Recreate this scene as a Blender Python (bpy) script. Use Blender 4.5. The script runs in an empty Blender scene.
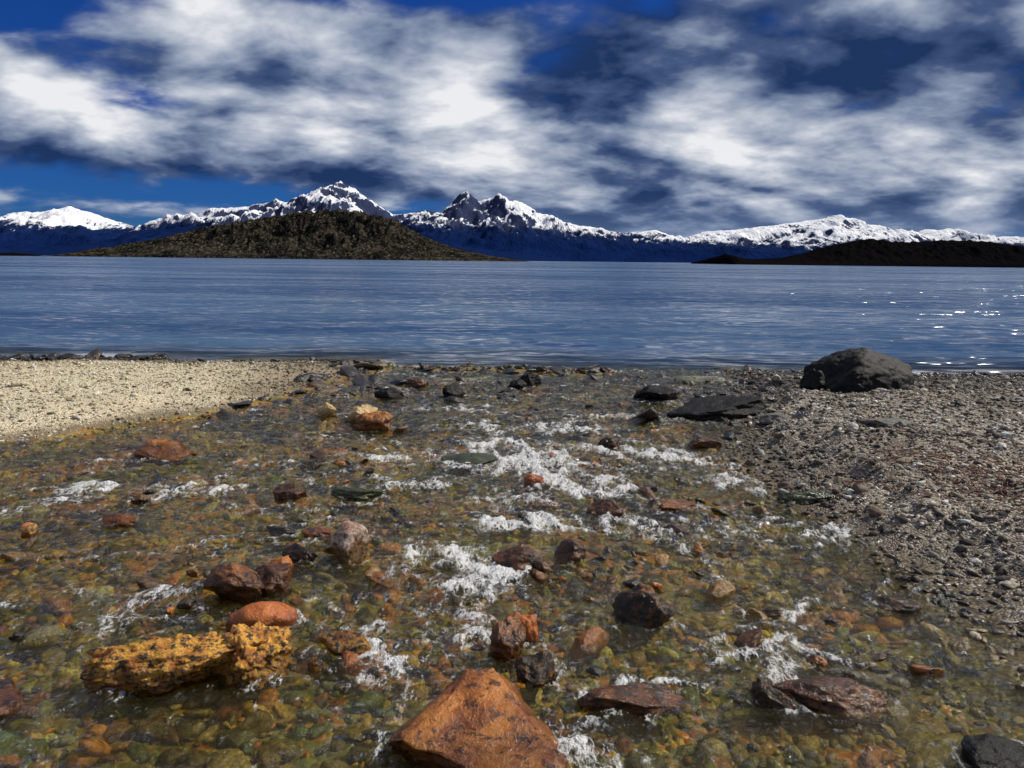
import bpy, bmesh, math, numpy as np
from mathutils import Vector, Matrix
R = math.radians
scene = bpy.context.scene
scene.view_settings.view_transform = 'Standard'
scene.view_settings.look = 'None'
scene.view_settings.exposure = 0

# ------------------------------------------------------------------ noise
_perm = np.random.default_rng(3).permutation(256); _perm = np.concatenate([_perm, _perm, _perm])
_g = np.random.default_rng(4).normal(size=(256, 3)); _g /= np.linalg.norm(_g, axis=1)[:, None]
def perlin(x, y, z=0.0):
    x, y, z = np.broadcast_arrays(np.asarray(x, float), np.asarray(y, float), np.asarray(z, float))
    xi = np.floor(x).astype(int); yi = np.floor(y).astype(int); zi = np.floor(z).astype(int)
    xf, yf, zf = x - xi, y - yi, z - zi
    f = lambda t: t*t*t*(t*(t*6-15)+10)
    u, v, w = f(xf), f(yf), f(zf)
    def gr(a, b, c):
        h = _perm[_perm[_perm[(xi+a) & 255] + ((yi+b) & 255)] + ((zi+c) & 255)]
        g = _g[h]
        return g[..., 0]*(xf-a) + g[..., 1]*(yf-b) + g[..., 2]*(zf-c)
    l = lambda a, b, t: a + (b-a)*t
    return 1.5*l(l(l(gr(0,0,0), gr(1,0,0), u), l(gr(0,1,0), gr(1,1,0), u), v),
             l(l(gr(0,0,1), gr(1,0,1), u), l(gr(0,1,1), gr(1,1,1), u), v), w)
def fbm(x, y, z=0.0, o=4, g=0.5):
    a = 1; s = 0; k = 1
    for i in range(o):
        s = s + a*perlin(np.asarray(x)*k + 17.3*i, np.asarray(y)*k + 5.1*i, np.asarray(z)*k + 9.7*i); a *= g; k *= 2.03
    return s
def ridged(x, y, z=0.0, o=5):
    a = 1; s = 0; k = 1; n = 0
    for i in range(o):
        s = s + a*(1-np.abs(perlin(np.asarray(x)*k+31*i, np.asarray(y)*k+7*i, z))*1.8); n += a; a *= .5; k *= 2.1
    return s/n
def sm(t, a=0.0, b=1.0):
    t = np.clip((t-a)/(b-a), 0, 1); return t*t*(3-2*t)

# ------------------------------------------------------------------ mesh helpers
def mesh_from(name, V, F, mats=(), smooth=True, cols=None, attrs=None):
    V = np.asarray(V, np.float32); F = np.asarray(F, np.int32)
    me = bpy.data.meshes.new(name)
    me.vertices.add(len(V)); me.vertices.foreach_set('co', V.ravel())
    n = F.shape[1]
    me.loops.add(F.size); me.loops.foreach_set('vertex_index', F.ravel())
    me.polygons.add(len(F)); me.polygons.foreach_set('loop_start', np.arange(0, F.size, n, dtype=np.int32))
    me.polygons.foreach_set('loop_total', np.full(len(F), n, np.int32))
    me.update(calc_edges=True)
    me.polygons.foreach_set('use_smooth', np.full(len(F), smooth, bool))
    if cols is not None:
        a = me.color_attributes.new('Col', 'FLOAT_COLOR', 'POINT')
        a.data.foreach_set('color', np.c_[cols, np.ones(len(cols))].astype(np.float32).ravel())
    for k, v in (attrs or {}).items():
        a = me.attributes.new(k, 'FLOAT', 'POINT'); a.data.foreach_set('value', np.asarray(v, np.float32).ravel())
    for m in mats: me.materials.append(m)
    ob = bpy.data.objects.new(name, me); scene.collection.objects.link(ob)
    return ob
def grid_faces(nx, ny):
    i = np.arange(ny-1)[:, None]*nx + np.arange(nx-1)[None, :]
    i = i.ravel(); return np.c_[i, i+1, i+nx+1, i+nx]
_ic = {}
def ico(sub):
    if sub not in _ic:
        bm = bmesh.new(); bmesh.ops.create_icosphere(bm, subdivisions=sub, radius=1)
        _ic[sub] = (np.array([v.co[:] for v in bm.verts]), np.array([[v.index for v in f.verts] for f in bm.faces])); bm.free()
    return _ic[sub]

# ------------------------------------------------------------------ node helper
class NT:
    def __init__(s, tree): s.t = tree; s.t.nodes.clear()
    def n(s, typ, ins=None, **kw):
        nd = s.t.nodes.new(typ)
        for k, v in kw.items(): setattr(nd, k, v)
        for k, v in (ins or {}).items():
            s.put(nd.inputs[k], v)
        return nd
    def put(s, sock, v):
        if isinstance(v, bpy.types.NodeSocket): s.t.links.new(v, sock)
        else: sock.default_value = v
    def m(s, op, a, b=0.0, c=0.0, clamp=False):
        nd = s.t.nodes.new('ShaderNodeMath'); nd.operation = op; nd.use_clamp = clamp
        s.put(nd.inputs[0], a); s.put(nd.inputs[1], b); s.put(nd.inputs[2], c); return nd.outputs[0]
    def mix(s, f, a, b, blend='MIX'):
        nd = s.t.nodes.new('ShaderNodeMix'); nd.data_type = 'RGBA'; nd.blend_type = blend
        s.put(nd.inputs[0], f)
        s.put(nd.inputs[6], a if isinstance(a, bpy.types.NodeSocket) else (*a, 1)); s.put(nd.inputs[7], b if isinstance(b, bpy.types.NodeSocket) else (*b, 1))
        return nd.outputs[2]
    def rng(s, v, a, b, c=0.0, d=1.0, smooth=True):
        nd = s.t.nodes.new('ShaderNodeMapRange'); nd.interpolation_type = 'SMOOTHSTEP' if smooth else 'LINEAR'
        for i, q in enumerate((v, a, b, c, d)): s.put(nd.inputs[i], q)
        return nd.outputs[0]
    def noise(s, vec, scale, detail=4, rough=.5, dist=0.0):
        nd = s.n('ShaderNodeTexNoise', {'Vector': vec, 'Scale': scale, 'Detail': detail, 'Roughness': rough, 'Distortion': dist})
        return nd.outputs['Fac']
    def map(s, vec, scale=(1,1,1), loc=(0,0,0), rot=(0,0,0)):
        return s.n('ShaderNodeMapping', {'Vector': vec, 'Scale': scale, 'Location': loc, 'Rotation': rot}).outputs[0]
    def ramp(s, f, stops, interp='LINEAR'):
        nd = s.t.nodes.new('ShaderNodeValToRGB'); cr = nd.color_ramp; cr.interpolation = interp
        while len(cr.elements) < len(stops): cr.elements.new(.5)
        for e, (p, c) in zip(cr.elements, stops): e.position = p; e.color = (*c, 1)
        s.put(nd.inputs[0], f); return nd.outputs[0]
    def attr(s, name): return s.n('ShaderNodeAttribute', attribute_name=name)
    def bump(s, h, st=1.0, d=.01, normal=None):
        ins = {'Height': h, 'Strength': st, 'Distance': d}
        if normal is not None: ins['Normal'] = normal
        return s.n('ShaderNodeBump', ins).outputs[0]
def material(name):
    m = bpy.data.materials.new(name); m.use_nodes = True; return m, NT(m.node_tree)
def finish(nt, shader): nt.t.links.new(shader, nt.n('ShaderNodeOutputMaterial').inputs['Surface'])

# ------------------------------------------------------------------ geometry of the place (metres)
def stream_level(y): return -0.05*sm(y, 2, 10.2) - .06*sm(y, 10.2, 11.2)
SEA = -0.06
_yl = [-50, 0, 4, 5.1, 5.65, 6.15, 6.75, 7.3, 7.8, 8.4, 9.1, 9.8, 11, 40]
_xl = [-9, -6, -5, -4.5, -3.95, -3.6, -3.2, -2.65, -2.55, -2.35, -2.1, -2.0, -2.0, -2]
_yr = [-50, 0, 2, 2.86, 3.1, 3.45, 3.67, 4.33, 5.1, 6.3, 7.2, 8.4, 9.3, 11, 40]
_xr = [4, 2.2, 1.95, 2.05, 2.12, 2.1, 1.97, 1.82, 1.84, 2.0, 2.2, 2.6, 2.9, 3.2, 4]
def inside(x, y):
    w = .22*fbm(x*1.3, y*1.3, 3.3, 4, .6)
    return np.minimum(x-np.interp(y, _yl, _xl), np.interp(y, _yr, _xr)-x) + w
def shore(x): return np.interp(x, [-60, -7, -2, 1, 2.3, 7, 60], [12, 10.9, 10.9, 10.7, 10.3, 10.2, 11.5]) + .3*fbm(x*.5, 0, 8.8, 3)
def ground_z(x, y):
    s = inside(x, y); wl = stream_level(y)
    d = np.clip(-s, 0, None)
    rt = sm(x, 0, 1)
    zb = wl + .015 + (.10+.05*rt)*sm(d, 0, .9-.35*rt) + .12*sm(d, 0, 5) + (.02+.03*rt)*fbm(x*1.7, y*1.7, 1, 4)*sm(d, 0, .3)
    riffle = sm(y, 6.2, 7.4)
    ze = wl + .015 - (.085-.025*riffle)*sm(s, 0, .55) + .035*fbm(x*1.1, y*.9, 5, 2)*sm(s,0,.4) + .014*fbm(x*5, y*5, 2, 3)*sm(s,0,.3)
    z = np.where(s < 0, zb, ze)
    k = y - shore(x)
    z = z + .06*np.exp(-((k+.55)/.35)**2)*sm(x, -2.4, -1.6)*(1-sm(x, .7, 1.8))
    zs = np.maximum(SEA - .085*k, -4.0) + .012*fbm(x*2, y*2, 7, 3)
    z = np.minimum(z, zs)
    far = np.hypot(x, y)
    return z + .9*sm(far, 25, 200)*(y < 5)*sm(d, 5, 30)

def axis(lo, hi, step, far_lo, far_hi, g=1.12):
    c = np.arange(lo, hi+step/2, step); l = []; p = lo; s = step
    while p > far_lo: s *= g; p -= s; l.append(p)
    h = []; p = hi; s = step
    while p < far_hi: s *= g; p += s; h.append(p)
    return np.concatenate([l[::-1], c, h])
# ---------------- materials
BED = [(.0,(.23,.165,.035)),(.14,(.085,.078,.022)),(.26,(.30,.205,.045)),(.38,(.14,.16,.05)),(.5,(.42,.16,.018)),(.6,(.085,.06,.02)),(.72,(.155,.155,.07)),(.82,(.42,.28,.07)),(.92,(.26,.08,.018))]
LEFT = [(.0,(.60,.51,.34)),(.2,(.46,.39,.26)),(.4,(.72,.64,.46)),(.6,(.52,.44,.30)),(.75,(.34,.28,.19)),(.88,(.78,.73,.60))]
RIGHT = [(.0,(.18,.155,.13)),(.25,(.28,.24,.19)),(.45,(.10,.088,.075)),(.6,(.39,.34,.27)),(.78,(.18,.145,.105)),(.9,(.60,.56,.48))]
gm, nt = material('ground_mat')
P = nt.n('ShaderNodeNewGeometry').outputs['Position']
warp = nt.n('ShaderNodeTexNoise', {'Vector': P, 'Scale': 9.0, 'Detail': 1.0})
Pw = nt.n('ShaderNodeVectorMath', {0: P, 1: nt.n('ShaderNodeVectorMath', {0: warp.outputs['Color'], 'Scale': .06}, operation='SCALE').outputs[0]}, operation='ADD').outputs[0]
v1 = nt.n('ShaderNodeTexVoronoi', {'Vector': Pw, 'Scale': 38.0}); v2 = nt.n('ShaderNodeTexVoronoi', {'Vector': P, 'Scale': 85.0})
r1 = nt.n('ShaderNodeSeparateColor', {'Color': v1.outputs['Color']}).outputs[0]; r2 = nt.n('ShaderNodeSeparateColor', {'Color': v2.outputs['Color']}).outputs[0]
cb = nt.ramp(r1, BED, 'CONSTANT')
big = nt.n('ShaderNodeTexNoise', {'Vector': P, 'Scale': 1.5, 'Detail': 5.0, 'Roughness': .66})
bs_ = nt.n('ShaderNodeSeparateColor', {'Color': big.outputs['Color']})
cb = nt.mix(nt.rng(bs_.outputs[0], .50, .63, 0, .8), cb, (.41, .150, .012))
cb = nt.mix(nt.rng(bs_.outputs[1], .46, .60, 0, .75), cb, (.092, .108, .016))
cb = nt.mix(nt.rng(bs_.outputs[2], .52, .65, 0, .8), cb, (.018, .015, .007))
side = nt.attr('side').outputs['Fac']; bed = nt.attr('bed').outputs['Fac']; wet = nt.attr('wet').outputs['Fac']
grit = nt.ramp(r2, RIGHT, 'CONSTANT')
cb = nt.mix(nt.attr('grey').outputs['Fac'], cb, nt.mix(1.0, grit, (.34, .30, .22), 'MULTIPLY'))
cbank = nt.mix(side, nt.ramp(r2, LEFT, 'CONSTANT'), grit)
cbank = nt.mix(nt.rng(bs_.outputs[1], .40, .68, 0, .6), cbank, nt.mix(side, (.50,.42,.28), (.08,.06,.042)))
cbank = nt.mix(nt.m('MULTIPLY', wet, .85), cbank, nt.mix(1.0, cbank, (.28,.22,.15), 'MULTIPLY'))
col = nt.mix(bed, cbank, cb)
hm = nt.n('ShaderNodeMix', {0: bed, 2: v2.outputs['Distance'], 3: v1.outputs['Distance']}).outputs[0]
b = nt.bump(nt.m('MULTIPLY', hm, -1), .8, .014)
bs = nt.n('ShaderNodeBsdfPrincipled', {'Base Color': col, 'Roughness': nt.rng(wet, 0, 1, .9, .4), 'Normal': b, 'Specular IOR Level': .3})
finish(nt, bs.outputs[0])

xs = axis(-8, 8, .03, -400, 400); ys = axis(.6, 12.6, .03, -250, 60)
X, Y = np.meshgrid(xs, ys); Z = ground_z(X, Y)
S = inside(X, Y); K = Y-shore(X)
bedm = sm(S, -.10, .15)*(1-.5*sm(Y, 9.4, 10.3))
wetm = np.maximum(sm(Z-stream_level(Y), .07, .01)*sm(S,-.8,-.1), np.maximum(bedm, 1-sm(Z, -.05, .02+.02*perlin(X,Y,4))))
wetm = np.maximum(wetm, .85*sm(Y, 7.0, 8.1)*sm(X, -3.5, -2.6)*(1-sm(X,2.6,3.4))+.65*sm(Y,7.6,8.6)*sm(X,2,3)).clip(0,1)
wetm = np.maximum(wetm, .8*sm(K, -1.1-.3*perlin(X*1.5, 0, 2), -.5))
mesh_from('ground', np.c_[X.ravel(), Y.ravel(), Z.ravel()], grid_faces(len(xs), len(ys)), [gm],
                   attrs={'bed': bedm, 'wet': wetm, 'side': sm(X, -1, 1), 'grey': sm(X, 1.35, 1.85)*(1-sm(S, .35, .75))})

# ---------------- scattered stones (one mesh per kind)
stm, nt = material('stone_mat')
P = nt.n('ShaderNodeNewGeometry').outputs['Position']
vc = nt.attr('Col').outputs['Color']; w = nt.attr('wet').outputs['Fac']
n1 = nt.noise(P, 55, 4, .72)
c = nt.mix(nt.rng(n1, .38, .62, 0, .85), vc, nt.mix(1.0, vc, (.36, .34, .26), 'MULTIPLY'))
finish(nt, nt.n('ShaderNodeBsdfPrincipled', {'Base Color': c, 'Roughness': nt.rng(w, 0, 1, .85, .24), 'Normal': nt.bump(n1, .8, .012), 'Specular IOR Level': .45}).outputs[0])

def rock_shape(V, r, ncut=7, rough=1.0, cuts=()):
    p = V.copy()
    cl = [(np.array(c[:3])/np.linalg.norm(c[:3]), c[3]) for c in cuts]
    for _ in range(ncut):
        n = r.normal(size=3); n /= np.linalg.norm(n); cl.append((n, r.uniform(.55, .85)))
    for n, d in cl:
        q = p@n; p = p - n[None]*np.clip(q-d, 0, None)[:, None]*.93
    o = r.uniform(0, 90, 3)
    L = V
    dsp = .16*fbm(L[:,0]*1.2+o[0], L[:,1]*1.2+o[1], L[:,2]*1.2+o[2], 2) + rough*.075*fbm(p[:,0]*3.1+o[0], p[:,1]*3.1, p[:,2]*3.1+o[2], 4, .55)
    return p*(1+dsp)[:, None]
def scatter(name, pts, size, cols, sub, wet, embed=.3, flat=(.35, .7), zoff=0.0, z0=None):
    V, F = ico(sub); K = 14; r = np.random.default_rng(len(pts))
    shapes = np.array([rock_shape(V, r, 8, 1.2 if sub > 2 else .5) for _ in range(K)])
    n = len(pts); pick = r.integers(0, K, n)
    A = shapes[pick]
    sc = np.c_[size*r.uniform(.8, 1.45, n), size*r.uniform(.5, 1., n), size*r.uniform(*flat, n)]
    A = A*sc[:, None, :]
    ta, tb = r.normal(0, .25, n), r.normal(0, .25, n)
    A[..., 2] += A[..., 0]*ta[:, None] + A[..., 1]*tb[:, None]
    th = r.uniform(0, 2*np.pi, n); c, s = np.cos(th)[:, None], np.sin(th)[:, None]
    x = A[..., 0]*c - A[..., 1]*s; y = A[..., 0]*s + A[..., 1]*c
    if z0 is None: z0 = ground_z(pts[:, 0], pts[:, 1]) + sc[:, 2]*embed + zoff
    W = np.stack([x+pts[:, :1], y+pts[:, 1:2], A[..., 2]+z0[:, None]], -1).reshape(-1, 3)
    Fa = (F[None]+(np.arange(n)*len(V))[:, None, None]).reshape(-1, 3)
    return mesh_from(name, W, Fa, [stm], cols=np.repeat(cols, len(V), 0), attrs={'wet': np.repeat(wet, len(V))})
def pal(r, L, n, jit=.25):
    L = np.array(L); c = L[r.integers(0, len(L), n)]; return (c*np.exp(r.normal(0, jit, (n, 1)))).clip(0, .8)
def algae(c, pts):
    x, y = pts[:, 0], pts[:, 1]
    for k, tint, z in ((.8, (.45,.16,.012), 31.), (.85, (.105,.125,.018), 47.), (.6, (.29,.20,.03), 63.), (.75, (.028,.022,.009), 83.)):
        w = (k*sm(fbm(x*1.5, y*1.5, z, 4, .65), .0, .40))[:, None]; c = c*(1-w) + np.array(tint)*w*(.6+1.6*c.mean(1, keepdims=True)/.12*.4)
    g = (sm(x, 1.35, 1.9)*(1-sm(inside(x, y), .35, .75)))[:, None]; grey = c.mean(1, keepdims=True)*np.array([1.0, .90, .74])*.6
    c = c*(1-.95*g) + grey*.95*g
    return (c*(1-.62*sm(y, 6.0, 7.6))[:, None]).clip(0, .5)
def sample_pts(r, n, x0, x1, y0, y1):
    y = y0*(y1/y0)**r.random(n); x = r.uniform(x0, x1, n); return np.c_[x, y]
bedpal = [(.22,.16,.04),(.135,.135,.042),(.42,.16,.02),(.41,.28,.06),(.15,.155,.08),(.10,.145,.06),(.045,.037,.02),(.25,.075,.02),(.26,.20,.06),(.46,.38,.19),(.095,.066,.022)]
r = np.random.default_rng(11)
pts = sample_pts(r, 24000, -4.6, 3.2, 1.3, 10.8)
keep = (inside(pts[:,0], pts[:,1]) > .04+.1*r.random(len(pts))) & (np.abs(pts[:,0]) < 1.2+.75*pts[:,1]); pts = pts[keep]
n = len(pts); size = np.exp(r.normal(math.log(.017), .55, n)).clip(.006, .05)*(1+.05*pts[:,1])
size = np.where(inside(pts[:,0], pts[:,1]) < .35, np.minimum(size, .022), size)
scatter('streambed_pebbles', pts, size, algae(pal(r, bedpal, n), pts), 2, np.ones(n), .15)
pts = sample_pts(r, 1300, -4.4, 3.0, 1.4, 10.6)
keep = (inside(pts[:,0], pts[:,1]) > .35); pts = pts[keep]; n = len(pts)
size = np.exp(r.normal(math.log(.050), .4, n)).clip(.03, .10)
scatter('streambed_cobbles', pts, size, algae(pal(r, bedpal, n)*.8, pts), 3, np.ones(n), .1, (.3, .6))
# stones breaking the surface of the riffle, in loose clusters
cen = np.array([(-1.9,2.5),(-1.3,3.2),(-.6,2.9),(.1,2.6),(.4,3.3),(.9,3.2),(1.2,2.5),(-.9,4.1),(.5,4.3),(1.1,4.5),(-2.2,4.6),(-1.2,5.2),(.6,5.4),(-2.4,3.6),(1.0,3.8)])
pts = cen[r.integers(0, len(cen), 190)] + r.normal(0, .22, (190, 2)); n = len(pts)
size = np.exp(r.normal(math.log(.034), .42, n)).clip(.016, .075)
scatter('stream_stones', pts, size, pal(r, [(.15,.06,.016),(.05,.03,.016),(.32,.11,.018),(.09,.048,.02),(.028,.020,.014),(.12,.10,.035),(.22,.12,.035)], n), 4, np.ones(n), .2, (.4, .7), z0=stream_level(pts[:,1])+size*r.uniform(-.45, .1, n))
# dark cobbles towards the mouth
pts = np.c_[r.uniform(-2.8, 3.6, 900), r.uniform(6.2, 10.7, 900)]; pts = pts[inside(pts[:,0], pts[:,1]) > -.5*r.random(900)]; n = len(pts)
scatter('shore_cobbles', pts, np.exp(r.normal(math.log(.05), .5, n)).clip(.02,.16), pal(r, [(.02,.018,.016),(.035,.028,.022),(.06,.042,.02),(.12,.07,.03),(.025,.025,.027),(.03,.025,.02)], n), 3, np.ones(n), .25, (.25,.5))
# left beach
leftpal = [(.64,.55,.38),(.72,.65,.48),(.44,.37,.25),(.80,.76,.65),(.30,.25,.17),(.58,.49,.33)]
pts = np.c_[r.uniform(-9, -1.8, 28000), r.uniform(5.2, 11.3, 28000)]; s_ = inside(pts[:,0], pts[:,1]); pts = pts[(s_ < .08*r.random(28000))]; n = len(pts)
dim = (1-.75*sm(pts[:,1],7.6,8.4)*sm(pts[:,0],-3.6,-2.7))*(1-.7*sm(pts[:,1]-shore(pts[:,0]), -.95, -.5))
scatter('beach_gravel', pts, np.exp(r.normal(math.log(.011), .4, n)), pal(r, leftpal, n)*dim[:,None], 1, np.zeros(n)+.1, .3)
# right beach
rightpal = [(.24,.205,.17),(.38,.33,.26),(.085,.075,.066),(.76,.72,.63),(.50,.45,.36),(.21,.15,.095),(.80,.77,.70),(.14,.125,.11)]
pts = np.c_[r.uniform(1.5, 8, 50000), r.uniform(1.4, 10.6, 50000)]; s_ = inside(pts[:,0], pts[:,1]); pts = pts[(s_ < .15*r.random(50000))]; n = len(pts)
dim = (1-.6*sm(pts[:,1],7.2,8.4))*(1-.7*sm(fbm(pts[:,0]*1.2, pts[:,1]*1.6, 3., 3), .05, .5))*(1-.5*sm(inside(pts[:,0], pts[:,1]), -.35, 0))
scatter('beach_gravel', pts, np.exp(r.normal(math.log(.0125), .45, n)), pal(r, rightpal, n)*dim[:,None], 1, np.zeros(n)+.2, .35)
pts = np.c_[r.uniform(1.4, 7.5, 1400), r.uniform(1.8, 10.4, 1400)]; s_ = inside(pts[:,0], pts[:,1]); pts = pts[(s_ < .2*r.random(1400)-.1)]; n = len(pts)
scatter('beach_pebbles', pts, np.exp(r.normal(math.log(.026), .4, n)), pal(r, rightpal, n)*.65, 3, np.zeros(n)+.4, .25)
pts = np.c_[r.uniform(-9, -2.5, 260), r.uniform(5.4, 10.8, 260)]; s_ = inside(pts[:,0], pts[:,1]); pts = pts[(s_ < .1)]; n = len(pts)
scatter('beach_pebbles', pts, np.exp(r.normal(math.log(.024), .4, n)), pal(r, leftpal+[(.1,.07,.04),(.2,.1,.05)], n), 3, np.zeros(n)+.2, .25)
# dark stones and weed line along the sea edge
px = np.concatenate([r.uniform(-9, -5.0, 480), r.uniform(-5.0, -1, 60), r.uniform(3.4, 8, 120)]); py = shore(px) + r.normal(-.12, .16, len(px)) - .15
pts = np.c_[px, py]; n = len(pts)
scatter('shoreline_stones', pts, np.exp(r.normal(math.log(.038), .55, n)).clip(.01,.12), pal(r, [(.015,.015,.015),(.03,.026,.022),(.02,.018,.015),(.06,.045,.03)], n), 3, np.ones(n), .3, (.3, .6))

# ---------------- individual rocks
def rock_mat(name, c_lo, c_hi, c_spot, wet_h=.05, scale=1.0, spot=.62, dry_rough=.75, spec=.5):
    m, nt = material(name)
    P = nt.n('ShaderNodeNewGeometry').outputs['Position']
    a = nt.noise(P, 9*scale, 5, .65, .4); b_ = nt.noise(P, 27*scale, 5, .7)
    c = nt.mix(nt.rng(a, .35, .65), c_lo, c_hi)
    c = nt.mix(nt.rng(b_, spot-.04, spot+.06), c, c_spot)
    fn = nt.noise(P, 150, 3, .65)
    c = nt.mix(nt.rng(fn, .35, .7, 0, .6), c, nt.mix(1.0, c, (.45,.4,.35), 'MULTIPLY'))
    z = nt.n('ShaderNodeSeparateXYZ', {'Vector': P}).outputs[2]
    zz = nt.m('ADD', z, nt.m('MULTIPLY', a, .05))
    w = nt.rng(zz, wet_h+.005, wet_h+.055, 1, 0)
    c = nt.mix(w, c, nt.mix(1.0, c, (.42, .40, .24), 'MULTIPLY'))
    bb = nt.bump(b_, .8, .02)
    bb = nt.bump(fn, .6, .004, bb)
    finish(nt, nt.n('ShaderNodeBsdfPrincipled', {'Base Color': c, 'Roughness': nt.rng(w, 0, 1, dry_rough, .18), 'Normal': bb, 'Specular IOR Level': spec}).outputs[0])
    return m
M = {
 'orange': rock_mat('orange_rock_mat', (.28,.075,.009), (.50,.185,.026), (.085,.030,.010), .075, 1, .56, .30),
 'yellow': rock_mat('yellow_rock_mat', (.44,.145,.010), (.76,.40,.05), (.04,.022,.010), .06, 1.6, .53, .35),
 'red': rock_mat('red_rock_mat', (.36,.085,.014), (.54,.16,.026), (.10,.035,.02), .03, 1, .66, .28),
 'dark': rock_mat('dark_rock_mat', (.022,.015,.010), (.060,.036,.018), (.22,.085,.016), .10, 1, .54, .38, .35),
 'black': rock_mat('black_rock_mat', (.0025,.0025,.003), (.009,.0085,.009), (.022,.020,.019), .02, 1, .62, .55, .2),
 'brown': rock_mat('brown_rock_mat', (.15,.05,.010), (.31,.105,.018), (.034,.019,.010), .10, 1, .54, .30),
 'tan': rock_mat('tan_rock_mat', (.44,.29,.12), (.60,.45,.23), (.17,.09,.04), .02, 1, .65),
 'green': rock_mat('green_rock_mat', (.06,.085,.032), (.13,.16,.07), (.04,.04,.03), .08, 1, .62, .35),
 'greyred': rock_mat('mottled_rock_mat', (.28,.13,.08), (.54,.45,.36), (.12,.04,.03), .07, 1.5, .56, .45),
 'grey': rock_mat('grey_rock_mat', (.09,.085,.08), (.16,.15,.14), (.3,.28,.24), .0, 1, .68),
}
hero = []
def rock(name, x, y, w, d, h, mat, seed, rot=0.0, sink=.35, sub=5, ncut=8, rough=1.0, cuts=(), taper=0.0, tilt=(0, 0), base=None, track=True):
    rr = np.random.default_rng(seed); V, F = ico(sub)
    p = rock_shape(V, rr, ncut, rough, cuts)
    if taper: p[:, 0] *= 1 - taper*(p[:, 1]+1)/2
    mn, mx = p.min(0), p.max(0); p = (p-(mn+mx)/2)/((mx-mn)/2)
    p[:, 2] += tilt[0]*p[:, 0] + tilt[1]*p[:, 1]
    hh = h/(1-sink)
    p = p*np.array([w/2, d/2, hh/2])
    q = p + rr.uniform(0, 50, 3); amp = min(w, d, hh, .25)
    nrm = p/np.linalg.norm(p, axis=1)[:, None]
    p = p + nrm*(amp*.05*rough*fbm(q[:,0]*14, q[:,1]*14, q[:,2]*14, 4, .6))[:, None]
    zb = (float(stream_level(y)) if inside(np.array([x]), np.array([y]))[0] > 0 else float(ground_z(np.array([x]), np.array([y]))[0])) if base is None else base
    ob = mesh_from(name, p, F, [M[mat]])
    ob.location = (x, y, zb + h - hh/2); ob.rotation_euler = (0, 0, R(rot))
    if track: hero.append((x, y, w/2, d/2, R(rot)))
    return ob
rock('orange_rock', -.10, 2.09, .52, .58, .13, 'orange', 5, 3, .45, 6, 2, .6, cuts=[(-.05,-.42,.9,.50), (-.8,.15,.5,.66), (.85,.1,.45,.62), (0,.9,.4,.78)], taper=.72)
rock('yellow_rock', -1.12, 2.42, .62, .24, .13, 'yellow', 12, 8, .3, 6, 5, 2.0, tilt=(.22, 0))
rock('yellow_rock', -.88, 2.47, .26, .24, .15, 'yellow', 19, 20, .3, 6, 5, 1.8)
rock('red_rock', -.96, 2.80, .27, .17, .085, 'red', 21, 5, .4, 5, 2, .3)
rock('brown_rock', -1.15, 3.06, .27, .2, .14, 'brown', 31, -20, .3, 5, 8, 1.1)
rock('brown_rock', -1.03, 3.12, .2, .16, .10, 'brown', 32, 30, .3, 5)
rock('mottled_rock', -.76, 3.48, .18, .16, .185, 'greyred', 41, 10, .25, 5, 6, .6)
rock('dark_rock', -1.0, 3.45, .2, .10, .07, 'dark', 42, -25, .3, 5)
rock('orange_rock', -2.5, 5.4, .46, .28, .11, 'orange', 52, -8, .35, 5, 5, .8)
rock('orange_rock', -1.18, 6.45, .36, .28, .15, 'orange', 53, -15, .3, 5, 6, 1)
rock('orange_rock', -1.32, 6.7, .28, .25, .15, 'tan', 54, 10, .3, 5)
rock('tan_rock', -1.7, 6.95, .18, .16, .12, 'tan', 55, 10, .3, 5)
rock('dark_slab_rock', 1.95, 7.15, .98, .42, .17, 'black', 61, 4, .35, 5, 6, .9, cuts=[(-.3,-.25,.9,.35)], tilt=(.25, 0))
rock('dark_rock', 1.52, 8.0, .46, .3, .15, 'black', 62, -5, .3, 5)
rock('boulder', 3.66, 7.95, 1.22, .95, .54, 'black', 23, 5, .30, 6, 0, .75, cuts=[(-.85,-.2,.5,.80), (.1,-.85,.35,.85), (-.35,.1,1,.90), (.6,-.3,.7,.86)], base=.0)
rock('dark_rock', 3.12, 7.85, .26, .24, .2, 'black', 64, 5, .3, 5)
rock('dark_rock', .2, 9.0, .30, .25, .14, 'black', 65, 5, .3, 5)
rock('dark_rock', .05, 8.7, .2, .2, .1, 'black', 66, 45, .3, 5)
rock('dark_rock', -.62, 8.15, .28, .2, .13, 'black', 67, 15, .3, 5)
rock('dark_rock', -1.3, 8.0, .32, .2, .10, 'black', 68, 15, .3, 5)
rock('brown_rock', -1.1, 8.8, .26, .2, .11, 'brown', 69, 15, .3, 5)
rock('brown_rock', .06, 3.43, .29, .18, .085, 'brown', 71, -12, .35, 5, 7, .9)
rock('brown_rock', .29, 3.53, .17, .13, .08, 'brown', 72, 20, .3, 5)
rock('red_rock', .55, 4.2, .24, .17, .07, 'brown', 73, -15, .35, 5)
rock('red_rock', .15, 4.75, .16, .14, .07, 'red', 74, -15, .35, 5)
rock('dark_rock', .53, 2.87, .26, .19, .13, 'dark', 75, -35, .3, 5, 8, 1.2)
rock('dark_rock', .0, 2.60, .15, .15, .12, 'brown', 76, 15, .3, 5, 9, 1.3)
rock('red_rock', .07, 2.69, .10, .1, .10, 'red', 78, 15, .3, 5)
rock('dark_rock', .10, 2.45, .17, .16, .08, 'dark', 79, 60, .3, 5, 9, 1.3)
rock('brown_rock', .40, 2.30, .36, .17, .04, 'brown', 81, 5, .5, 5, 8, 1.3)
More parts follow.
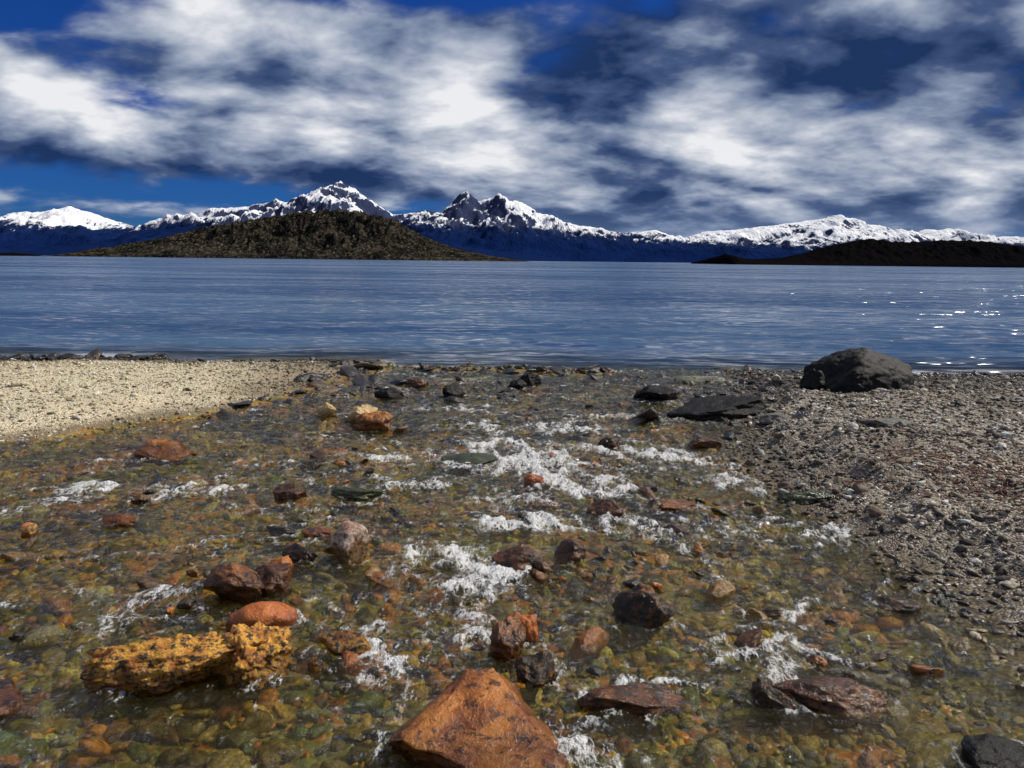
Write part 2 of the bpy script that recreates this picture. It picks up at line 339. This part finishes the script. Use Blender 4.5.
rock('red_rock', 1.05, 2.33, .38, .2, .05, 'brown', 82, -8, .5, 5, 7, 1.3)
rock('dark_rock', .86, 2.3, .16, .1, .06, 'dark', 83, -40, .4, 5)
rock('dark_rock', 1.62, 3.02, .2, .12, .03, 'dark', 84, -15, .4, 5)
rock('dark_rock', .78, 5.85, .22, .16, .07, 'dark', 85, 5, .4, 5)
rock('orange_rock', 1.52, 5.95, .3, .2, .07, 'brown', 86, 5, .4, 5)
rock('green_rock', -.28, 5.35, .46, .3, .045, 'green', 87, 5, .5, 5, 4, .5)
rock('green_rock', 1.78, 4.42, .36, .2, .08, 'green', 88, -12, .4, 5)
rock('brown_rock', -1.32, 4.42, .2, .14, .08, 'brown', 89, 10, .3, 5)
rock('tan_rock', -.92, 4.45, .32, .14, .055, 'green', 90, -5, .35, 5)
rock('dark_rock', 1.42, 2.02, .24, .16, .05, 'black', 91, 20, .4, 5)
rock('brown_rock', -.60, 2.62, .24, .14, .05, 'yellow', 92, -15, .45, 5)
rock('tan_rock', -.66, 2.47, .07, .05, .04, 'yellow', 93, 0, .4, 5)
rock('orange_rock', .95, 4.35, .3, .2, .035, 'orange', 94, 0, .6, 5)
rock('orange_rock', -1.0, 3.8, .16, .12, .03, 'orange', 95, 0, .5, 5)
rock('orange_rock', -2.1, 3.95, .2, .12, .04, 'orange', 96, 0, .5, 5)
rock('grey_rock', 2.95, 5.9, .42, .22, .05, 'grey', 97, -5, .4, 5, track=False)
rock('grey_rock', 2.3, 6.6, .3, .2, .07, 'grey', 98, 15, .4, 5, track=False)
rock('orange_rock', -1.7, 2.25, .5, .24, .03, 'brown', 99, 5, .7, 5)

# ---------------- stream water
foam_spots = [(-.1,5.8,.4,.3,.95),(.19,5.15,.45,.35,1.1),(.48,4.65,.32,.22,1.05),(.04,4.1,.24,.26,1.05),(-.64,4.65,.28,.14,.9),(-1.85,4.6,.3,.10,.75),
 (-2.7,4.25,.3,.1,.75),(-2.5,4.5,.35,.08,.65),(-1.47,2.88,.13,.18,.75),(-.22,3.4,.14,.28,1.05),(-.1,2.95,.1,.18,.75),(.22,2.0,.22,.08,.7),(.46,2.42,.24,.05,.9),(.68,2.47,.14,.12,.8),
 (.99,2.60,.16,.08,.75),(.2,3.05,.12,.12,.6),(1.48,4.83,.22,.25,.75),(1.12,4.0,.24,.15,.7),(1.6,3.75,.18,.12,.6),(-1.6,3.05,.22,.09,.6),(-.5,2.55,.1,.1,.7),(.9,5.6,.45,.18,.65),(.3,6.5,.8,.25,.6),(-.9,5.5,.35,.12,.65),(.5,3.9,.3,.12,.7),
 (1.3,5.3,.3,.2,.6),(-.3,7.4,.6,.15,.4),(1.0,7.1,.5,.15,.4),(-1.7,5.2,.4,.08,.5),(.9,3.3,.2,.08,.6),(1.2,2.9,.15,.06,.6),(-.75,3.1,.1,.08,.5)]
xs = np.arange(-6.6, 4.2, .018); ys = np.arange(.9, 11.3, .018)
X, Y = np.meshgrid(xs, ys)
foam = np.zeros_like(X)
wx = X + .26*fbm(X*2.6, Y*2.6, 6.1, 3, .6); wy = Y + .26*fbm(X*2.6, Y*2.6, 2.2, 3, .6)
for a, b_, sa, sb, am in foam_spots: foam += 1.15*am*np.exp(-((wx-a)/sa)**2 - ((wy-b_)/sb)**2)
# current streaks wander down the channel; foam gathers along their crests
Us = X + .5*fbm(X*.9, Y*.6, 41., 3); 
streak = ridged(Us*4.2, Y*2.0+.8*X, 51., 3)
foam *= .45 + 1.0*sm(streak, .52, .86)
for a, b_, ra, rb, rot_ in hero:
    c_, s_ = math.cos(rot_), math.sin(rot_); u = ((X-a)*c_+(Y-b_)*s_)/ra; v = (-(X-a)*s_+(Y-b_)*c_)/rb
    q = np.sqrt(u*u+v*v); foam += .48*np.exp(-((q-1.05)/.22)**2)*sm(perlin(X*4, Y*4, a*3), -.1, .4)
rap = sm(fbm(X*1.3, Y*2.4, 12.2, 3), -.15, .5)*sm(Y, 1.5, 3.4)
U = X + .35*perlin(X*1.2, Y*1.2, 5); Vv = Y + .30*perlin(X*1.6, Y*1.1, 9)
riff = ridged(U*2.6, Vv*7.5, 14.4, 3)
foam += rap*(.18 + .60*sm(riff, .72, .95)) + .38*sm(streak, .80, .97)*sm(Y, 1.5, 3)
foam = foam.clip(0, 1.2)
flow = fbm(U*3.4, Vv*4.2, 20.1, 3, .55)
chop = ridged(X*9, Y*11, 4.4, 3)
Z = stream_level(Y) + .014*flow + .036*(riff-.62)*(.30+.70*rap) + .012*(streak-.6) + .008*fbm(X*14, Y*12, 8, 2) + foam*(.036*(chop-.45)+.010)
stw, nt = material('stream_water_mat')
P = nt.n('ShaderNodeNewGeometry').outputs['Position']
f = nt.attr('foam').outputs['Fac']
fn = nt.noise(nt.map(P, (1.15, .8, 1), rot=(0, 0, .3)), 19, 5, .70)
b = nt.bump(fn, .75, .042)
fr = nt.m('MULTIPLY', nt.n('ShaderNodeFresnel', {'IOR': 1.33, 'Normal': b}).outputs[0], .80)
tr = nt.n('ShaderNodeBsdfTransparent', {'Color': (.97, .93, .63, 1)}).outputs[0]
gl = nt.n('ShaderNodeBsdfGlossy', {'Color': (1, 1, 1, 1), 'Roughness': .065, 'Normal': b}).outputs[0]
df = nt.n('ShaderNodeBsdfDiffuse', {'Color': (.13, .11, .025, 1), 'Normal': b}).outputs[0]
under = nt.n('ShaderNodeMixShader', {0: .07, 1: tr, 2: df}).outputs[0]
wat = nt.n('ShaderNodeMixShader', {0: fr, 1: under, 2: gl}).outputs[0]
fn2 = nt.noise(nt.map(P, (1.3, .6, 1), loc=(5, 3, 1), rot=(0, 0, -.25)), 34, 3, .6)
vein = nt.m('ABSOLUTE', nt.m('SUBTRACT', fn2, .5))
lace = nt.m('SUBTRACT', nt.m('ADD', fn, .07), nt.m('MULTIPLY', vein, 1.5))
thr = nt.m('SUBTRACT', .70, nt.m('MULTIPLY', f, .35))
fm = nt.rng(nt.m('SUBTRACT', lace, thr), -.06, .19, 0, .90, smooth=False)
fm = nt.m('MAXIMUM', fm, 0.0)
fd = nt.n('ShaderNodeBsdfPrincipled', {'Base Color': (.84, .85, .85, 1), 'Roughness': .2, 'Normal': nt.bump(fn, 1.0, .06)}).outputs[0]
finish(nt, nt.n('ShaderNodeMixShader', {0: fm, 1: wat, 2: fd}).outputs[0])
mesh_from('stream_water', np.c_[X.ravel(), Y.ravel(), Z.ravel()], grid_faces(len(xs), len(ys)), [stw], attrs={'foam': foam})

# ---------------- sea
ys = [9.3]
while ys[-1] < 40000: ys.append(ys[-1] + max(.05, .009*ys[-1]*(ys[-1]/9)**.16))
ys = np.array(ys); u = np.linspace(-1, 1, 641)
xs = np.sign(u)*(np.abs(u)*26 + 40000*np.abs(u)**9)
X, Y = np.meshgrid(xs, ys)
dist = np.hypot(X, Y); fade = 1-sm(dist, 20, 70)
K = Y-shore(X)
Z = SEA + fade*(.030*fbm(X*.8, Y*2.2, 2, 4, .6)*(.35+.65*sm(K, 0, 3)) + .018*np.sin(Y*3.2+1.5*perlin(X*.4, Y*.4, 1))*sm(K, 0, 1.5)*(1-sm(K, 4, 9)))
depth = SEA - ground_z(X, np.minimum(Y, 59)); 
sea, nt = material('sea_mat')
P = nt.n('ShaderNodeNewGeometry').outputs['Position']
dep = nt.attr('depth').outputs['Fac']
patch = nt.noise(nt.map(P, (.22, 1, 1)), .04, 4, .65, .5)
gust = nt.rng(patch, .42, .58)
hA = nt.noise(nt.map(P, (.42, 1.0, 1), rot=(0, 0, .12)), 1.1, 3, .65)      # wavelets, ~1 m
hB = nt.noise(nt.map(P, (.38, 1.0, 1), rot=(0, 0, -.08)), .22, 4, .75)     # chop, ~4 m
hC = nt.noise(nt.map(P, (.30, 1.0, 1)), .035, 5, .80)                      # ruffled bands, ~30 m
b = nt.bump(hC, .8, 4.0)
b = nt.bump(hB, 1.0, 1.4, b)
b = nt.bump(hA, 1.0, .30, b)
fr = nt.n('ShaderNodeFresnel', {'IOR': 1.33, 'Normal': b}).outputs[0]
k1 = nt.rng(hA, .36, .62, .45, 1.25); k2 = nt.rng(hB, .36, .62, .45, 1.3); k3 = nt.rng(hC, .36, .62, .55, 1.3)
kk = nt.m('MULTIPLY', nt.m('MULTIPLY', k1, k2), k3)
kk = nt.m('POWER', kk, .75)
fr = nt.m('MULTIPLY', nt.m('MULTIPLY', fr, nt.rng(gust, 0, 1, 1.35, 1.0)), kk, clamp=True)
fr = nt.m('MINIMUM', fr, .94)
deepc = nt.mix(gust, (.060, .115, .205), (.020, .055, .135))
body = nt.n('ShaderNodeBsdfDiffuse', {'Color': deepc}).outputs[0]
tr = nt.n('ShaderNodeBsdfTransparent', {'Color': (.7, .78, .75, 1)}).outputs[0]
under = nt.n('ShaderNodeMixShader', {0: nt.rng(dep, 0.0, .25, .05, 1), 1: tr, 2: body}).outputs[0]
gl = nt.n('ShaderNodeBsdfGlossy', {'Color': (1, 1, 1, 1), 'Roughness': .17, 'Normal': b}).outputs[0]
w = nt.n('ShaderNodeMixShader', {0: fr, 1: under, 2: gl}).outputs[0]
fm = nt.m('MULTIPLY', nt.rng(hA, .50, .64), nt.rng(dep, .08, .01, 0, .6))
w = nt.n('ShaderNodeMixShader', {0: fm, 1: w, 2: nt.n('ShaderNodeBsdfDiffuse', {'Color': (.7, .72, .74, 1)}).outputs[0]}).outputs[0]
finish(nt, w)
mesh_from('sea', np.c_[X.ravel(), Y.ravel(), Z.ravel()], grid_faces(len(xs), len(ys)), [sea], attrs={'depth': depth})

# ---------------- distant land: surveyed skylines (east offset, height) in units, scaled to metres
def ridge(name, prof, dist, scale, front, back, nx, ny, mat, rough, edge, cell, attrs=None, pw=1.0, seed=0.0):
    prof = np.array(prof, float)
    x = np.linspace(prof[0, 0], prof[-1, 0], nx)*scale; t = np.linspace(-1, 1, ny)
    X, T = np.meshgrid(x, t)
    Y = dist + np.where(T < 0, T*front, T*back)
    warp = .25*cell*fbm(X/cell, Y/cell, 1+seed, 2)*(1-np.abs(T))**.3*(np.abs(T)>.02)
    H = np.interp(X/scale+warp/scale*np.clip(np.abs(T)*4,0,1), prof[:, 0], prof[:, 1])*scale
    env = (1-np.abs(T))**pw
    n1 = ridged(X/cell, Y/cell, seed, 6)
    n2 = fbm(X/cell*3, Y/cell*3, seed+5, 5, .6)
    mid = 4*env*(1-env)
    Z = H*env*(1 + rough*mid*(n1-.62)*2.2 + .25*rough*n2*mid) + edge*H*fbm(X/cell*5, Y/cell*1.5, seed+9, 5, .65)*np.clip(env*3,0,1)
    Z = Z - 3.0*(np.abs(T) > .985) - (.02*scale)
    return mesh_from(name, np.c_[X.ravel(), Y.ravel(), Z.ravel()], grid_faces(nx, ny), [mat], attrs=attrs(X, Y, Z, scale, n1) if attrs else None)
mm, nt = material('mountain_mat')
G = nt.n('ShaderNodeNewGeometry'); P = G.outputs['Position']; nz = nt.n('ShaderNodeSeparateXYZ', {'Vector': G.outputs['Normal']}).outputs[2]
alt = nt.attr('alt').outputs['Fac']; crag = nt.attr('crag').outputs['Fac']
na = nt.noise(nt.map(P, (1, .5, 1)), .0022, 5, .68, .4); nb = nt.noise(nt.map(P, (1.6, .5, .7), rot=(0, .35, 0)), .010, 5, .72)
sn = nt.m('ADD', alt, nt.m('ADD', nt.m('MULTIPLY', nt.m('SUBTRACT', na, .5), 34.0), nt.m('MULTIPLY', nt.m('SUBTRACT', nb, .5), 34.0)))
snow = nt.rng(sn, -1.5, 3.0)
ex = nt.m('ADD', nt.m('ADD', nb, nt.m('MULTIPLY', nt.m('SUBTRACT', nz, .72), -.7)), nt.m('ADD', nt.m('MULTIPLY', crag, .55), nt.m('MULTIPLY', nt.m('SUBTRACT', na, .5), .5)))
rock_ex = nt.rng(ex, .49, .57)
snow = nt.m('MULTIPLY', snow, nt.m('SUBTRACT', 1.0, nt.m('MULTIPLY', rock_ex, .97)))
low_hazec = nt.mix(nt.rng(na, .3, .7), (.003, .011, .055), (.006, .018, .085))  # distance haze painted into the lower slope colour as navy blue
c = nt.mix(nt.rng(alt, -14, 4), low_hazec, (.010, .022, .075))  # bare rock tone also has the blue haze painted in
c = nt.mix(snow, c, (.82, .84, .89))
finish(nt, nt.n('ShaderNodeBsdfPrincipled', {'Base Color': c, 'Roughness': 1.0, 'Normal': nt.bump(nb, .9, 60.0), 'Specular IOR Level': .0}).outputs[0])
rangep = [(-1100,30),(-900,45),(-750,30),(-600,44),(-560,34),(-512,37.6),(-492,41.8),(-467,44),(-444,48.4),(-422,42.7),(-397,34),(-377,28),(-352,28.5),(-332,36.7),(-312,43),(-297,48),(-277,48.3),(-250,54.6),(-237,57.8),(-227,54),(-220,59),(-202,63),(-187,70),(-172,76.5),(-160,69.7),(-147,60.8),(-134,53),(-122,44),(-107,45.3),(-87,49.5),(-72,46.7),(-62,55.8),(-54,64.5),(-46,68),(-36,57),(-30,60),(-17,64),(-7,56),(3,57.5),(15,53.7),(28,45.8),(43,40),(63,35.2),(88,32.5),(108,28.7),(128,30),(140,32),(156,26.3),(170,24.5),(188,30.7),(208,32),(233,34.2),(253,37.4),(273,39.6),(293,43),(318,47.5),(338,43.4),(358,38.6),(378,32.9),(393,28),(413,35.3),(433,36.5),(453,29.7),(473,25),(493,30.2),(512,28.4),(580,36),(700,28),(850,40),(1100,26)]
def alt_attr(X, Y, Z, s, n1):
    line = np.interp(X/s, [-1100, -512, -400, -330, -250, -150, -100, -20, 100, 180, 330, 460, 1100], [30, 31, 30, 31, 35, 36, 33, 32, 26, 20, 21, 23, 23])
    cr = np.interp(X/s, [-1100, -512, -360, -330, -200, -150, -60, 20, 80, 170, 300, 1100], [-.25, -.35, -.25, .10, .25, .25, .26, .20, .10, .12, .20, .18])
    return {'alt': Z/s*10000/Y - line, 'crag': cr+.8*(.62-n1)}
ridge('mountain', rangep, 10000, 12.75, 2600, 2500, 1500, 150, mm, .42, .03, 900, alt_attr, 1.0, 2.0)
fm_, nt = material('foothill_mat')
P = nt.n('ShaderNodeNewGeometry').outputs['Position']
fz = nt.noise(P, .008, 5, .65)
c = nt.mix(fz, (.002, .009, .048), (.007, .018, .072))  # forest colour with blue air haze painted in, no haze volume
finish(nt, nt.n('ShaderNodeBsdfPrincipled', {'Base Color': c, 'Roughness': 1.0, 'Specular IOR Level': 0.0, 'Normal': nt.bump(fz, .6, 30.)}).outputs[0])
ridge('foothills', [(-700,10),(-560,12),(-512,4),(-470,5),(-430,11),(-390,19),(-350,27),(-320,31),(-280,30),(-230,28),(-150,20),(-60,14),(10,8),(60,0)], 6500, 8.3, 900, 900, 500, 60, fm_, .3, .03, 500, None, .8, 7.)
im, nt = material('island_mat')
P = nt.n('ShaderNodeNewGeometry').outputs['Position']
a = nt.noise(P, .035, 5, .7, .3); b2 = nt.noise(nt.map(P, (1, .6, 1.4)), .22, 5, .78)
c = nt.mix(nt.rng(a, .4, .62), (.014, .014, .010), (.085, .070, .050))
c = nt.mix(nt.rng(b2, .48, .60), c, (.007, .008, .008))
c = nt.mix(nt.rng(b2, .44, .34), c, (.30, .265, .23))
finish(nt, nt.n('ShaderNodeBsdfPrincipled', {'Base Color': c, 'Roughness': 1.0, 'Specular IOR Level': 0.0, 'Normal': nt.bump(b2, 1.0, 9.0)}).outputs[0])
ridge('island', [(-414,0),(-408,4),(-400,8.9),(-382,13),(-352,18.4),(-327,24.7),(-312,30),(-282,34),(-252,39.6),(-222,44),(-192,48.3),(-167,48.8),(-142,45),(-117,39),(-102,30),(-87,22.5),(-72,16.7),(-47,10),(-22,5),(6,1.4),(16,0)], 1400, 1.79, 190, 200, 900, 170, im, .35, .05, 55, None, .75, 11.)
dm, nt = material('headland_mat')
P = nt.n('ShaderNodeNewGeometry').outputs['Position']
dz = nt.noise(P, .2, 5, .7)
c = nt.mix(dz, (.002, .002, .003), (.009, .008, .008))
finish(nt, nt.n('ShaderNodeBsdfPrincipled', {'Base Color': c, 'Roughness': 1.0, 'Specular IOR Level': 0.0, 'Normal': nt.bump(dz, .8, 4.)}).outputs[0])
ridge('headland', [(205,0),(207,6),(213,10.5),(225,7),(243,5.3),(278,7.7),(298,12),(318,19.5),(338,24),(358,27.2),(378,24.9),(393,24),(438,26.5),(478,25),(512,20.4),(560,22),(700,34),(900,20),(1000,0)], 950, 1.21, 90, 150, 900, 90, dm, .25, .05, 30, None, .7, 15.)
ridge('islet', [(-540,0),(-520,2.5),(-505,3.2),(-488,2.2),(-477,0)], 1100, 1.40, 20, 20, 80, 20, dm, .2, .1, 10, None, .6, 17.)

# ---------------- drift weed / twigs on right bank
V0, F0 = [], []
r = np.random.default_rng(77)
tw, nt = material('twig_mat')
c = nt.mix(nt.noise(nt.n('ShaderNodeNewGeometry').outputs['Position'], 12, 3), (.10, .035, .025), (.22, .12, .07))
finish(nt, nt.n('ShaderNodeBsdfPrincipled', {'Base Color': c, 'Roughness': .8}).outputs[0])
k = 0
for i in range(520):
    x, y = (r.normal(2.85, .35), r.normal(4.4, .45)) if i < 400 else (r.uniform(2.3, 5), r.uniform(4, 8))
    L = r.uniform(.04, .18); th = r.uniform(0, 6.28); nseg = 5; rad = r.uniform(.002, .0045)
    px_, py_ = [], []
    for j in range(nseg):
        th += r.normal(0, .35); px_.append(x); py_.append(y); x += math.cos(th)*L/nseg; y += math.sin(th)*L/nseg
    gz = ground_z(np.array(px_), np.array(py_)) + .012 + r.uniform(0, .012, nseg)
    for j in range(nseg):
        for q in range(3):
            an = q*2.094; V0.append((px_[j]-math.sin(th)*math.cos(an)*rad, py_[j]+math.cos(th)*math.cos(an)*rad, gz[j]+math.sin(an)*rad))
        if j:
            for q in range(3): F0.append((k-3+q, k-3+(q+1) % 3, k+(q+1) % 3, k+q))
        k += 3
mesh_from('driftwood_twigs', V0, F0, [tw])

# ------------------------------------------------------------------ sun + sky
AZ, EL = R(72), R(44)
S = Vector((math.sin(AZ)*math.cos(EL), math.cos(AZ)*math.cos(EL), math.sin(EL)))
l = bpy.data.lights.new('sun', 'SUN'); l.energy = 5.0; l.angle = R(.5); l.color = (1, .93, .80)
lo = bpy.data.objects.new('sun', l); lo.rotation_euler = S.to_track_quat('Z', 'Y').to_euler(); scene.collection.objects.link(lo)
wd = bpy.data.worlds.new('World'); scene.world = wd; wd.use_nodes = True
nt = NT(wd.node_tree)
sky = nt.n('ShaderNodeTexSky', sky_type='NISHITA', sun_disc=False, sun_elevation=EL, sun_rotation=AZ, altitude=0, air_density=1.0, dust_density=.2, ozone_density=3.0)
skyc = nt.mix(1.0, sky.outputs[0], (.05, .19, .56), 'MULTIPLY')
bg1 = nt.n('ShaderNodeBackground', {'Color': skyc, 'Strength': .1})
D = nt.n('ShaderNodeTexCoord').outputs['Generated']
sp = nt.n('ShaderNodeSeparateXYZ', {'Vector': D})
x, y, z = sp.outputs
zc = nt.m('ADD', nt.m('MAXIMUM', z, 0.0), .30)
pv = nt.n('ShaderNodeCombineXYZ', {'X': nt.m('DIVIDE', x, zc), 'Y': nt.m('DIVIDE', y, zc), 'Z': 0.0}).outputs[0]
az = nt.m('ARCTAN2', x, y); el = nt.m('ARCSINE', z)
ae = nt.n('ShaderNodeCombineXYZ', {'X': az, 'Y': el, 'Z': 0.0}).outputs[0]
pm = nt.map(pv, (.95, 1.1, 1), (5.4, 2.3, 0), (0, 0, R(-24)))
pm2 = nt.map(pv, (.95, 1.1, 1), (5.4+.11, 2.3-.10, 0), (0, 0, R(-24)))
nL = nt.noise(pm, 2.2, 6, .53, .2); nLo = nt.noise(pm2, 2.2, 5, .50, .2)
fine = nt.noise(pm, 10.0, 5, .52, .3)
G_ = [(-.27,.27,.34,.10,.20),(-.47,.155,.46,.08,.22),(.42,.295,.38,.08,.24),(.0,.20,.6,.10,.18),(.36,.14,.8,.12,.22),(.1,.11,.7,.06,.14),(.5,.06,.7,.07,.16),
      (-.62,.30,.28,.12,-.34),(-.46,.168,.12,.024,-.36),(-.06,.345,.32,.08,-.26),(-.53,.075,.42,.045,-.16)]
dark_ = [(.19,.285,.26,.08,.9),(.50,.215,.60,.070,1.2),(.24,.055,.6,.06,.7),(-.06,.34,.50,.12,1.0),(-.5,.08,.5,.06,.8),(.75,.30,.35,.12,.7),(-.1,.10,.5,.03,.35),(-.35,.21,.35,.03,.35),(-.6,.25,.3,.08,.5)]
def blobs(L):
    tot = None
    for a, e, sa, se, am in L:
        mp = nt.map(ae, (1/sa, 1/se, 1), (-a/sa, -e/se, 0))
        g = nt.m('MULTIPLY', nt.n('ShaderNodeTexGradient', {'Vector': mp}, gradient_type='SPHERICAL').outputs['Fac'], am)
        tot = g if tot is None else nt.m('ADD', tot, g)
    return tot
tot = blobs(G_); dk = blobs(dark_)
base = nt.m('ADD', nt.m('MULTIPLY', nL, 1.0), nt.m('MULTIPLY', nt.m('SUBTRACT', fine, .5), .24))
cov = nt.m('ADD', base, tot)
den = nt.rng(cov, .37, .60)
relief = nt.m('ADD', nt.m('MULTIPLY', nt.m('SUBTRACT', nL, nLo), 2.8), nt.m('MULTIPLY', nt.m('SUBTRACT', fine, .5), .60))
thick = nt.m('MULTIPLY', nt.m('SUBTRACT', nL, .5), -.9)
lit = nt.m('ADD', nt.m('ADD', relief, thick), nt.m('SUBTRACT', .66, nt.m('MULTIPLY', dk, .60)))
cc = nt.ramp(lit, [(0.0, (.014,.038,.12)), (.25, (.065,.105,.225)), (.5, (.25,.31,.44)), (.75, (.52,.565,.66)), (1.0, (.88,.89,.92))])
cc = nt.mix(nt.rng(el, .10, .0, 0, .5), cc, (.17, .26, .45))
bg2 = nt.n('ShaderNodeBackground', {'Color': cc, 'Strength': .95})
mx = nt.n('ShaderNodeMixShader', {0: den, 1: bg1.outputs[0], 2: bg2.outputs[0]})
nt.t.links.new(mx.outputs[0], nt.n('ShaderNodeOutputWorld').inputs[0])

# ------------------------------------------------------------------ camera
cam = bpy.data.cameras.new('camera'); cam.lens = 27; cam.sensor_width = 36; cam.clip_start = .05; cam.clip_end = 100000
co = bpy.data.objects.new('camera', cam); scene.collection.objects.link(co)
co.matrix_world = Matrix.Translation((0, 0, 1.4)) @ Matrix.Rotation(R(90-9.13), 4, 'X') @ Matrix.Rotation(R(.66), 4, 'Z')
scene.camera = co
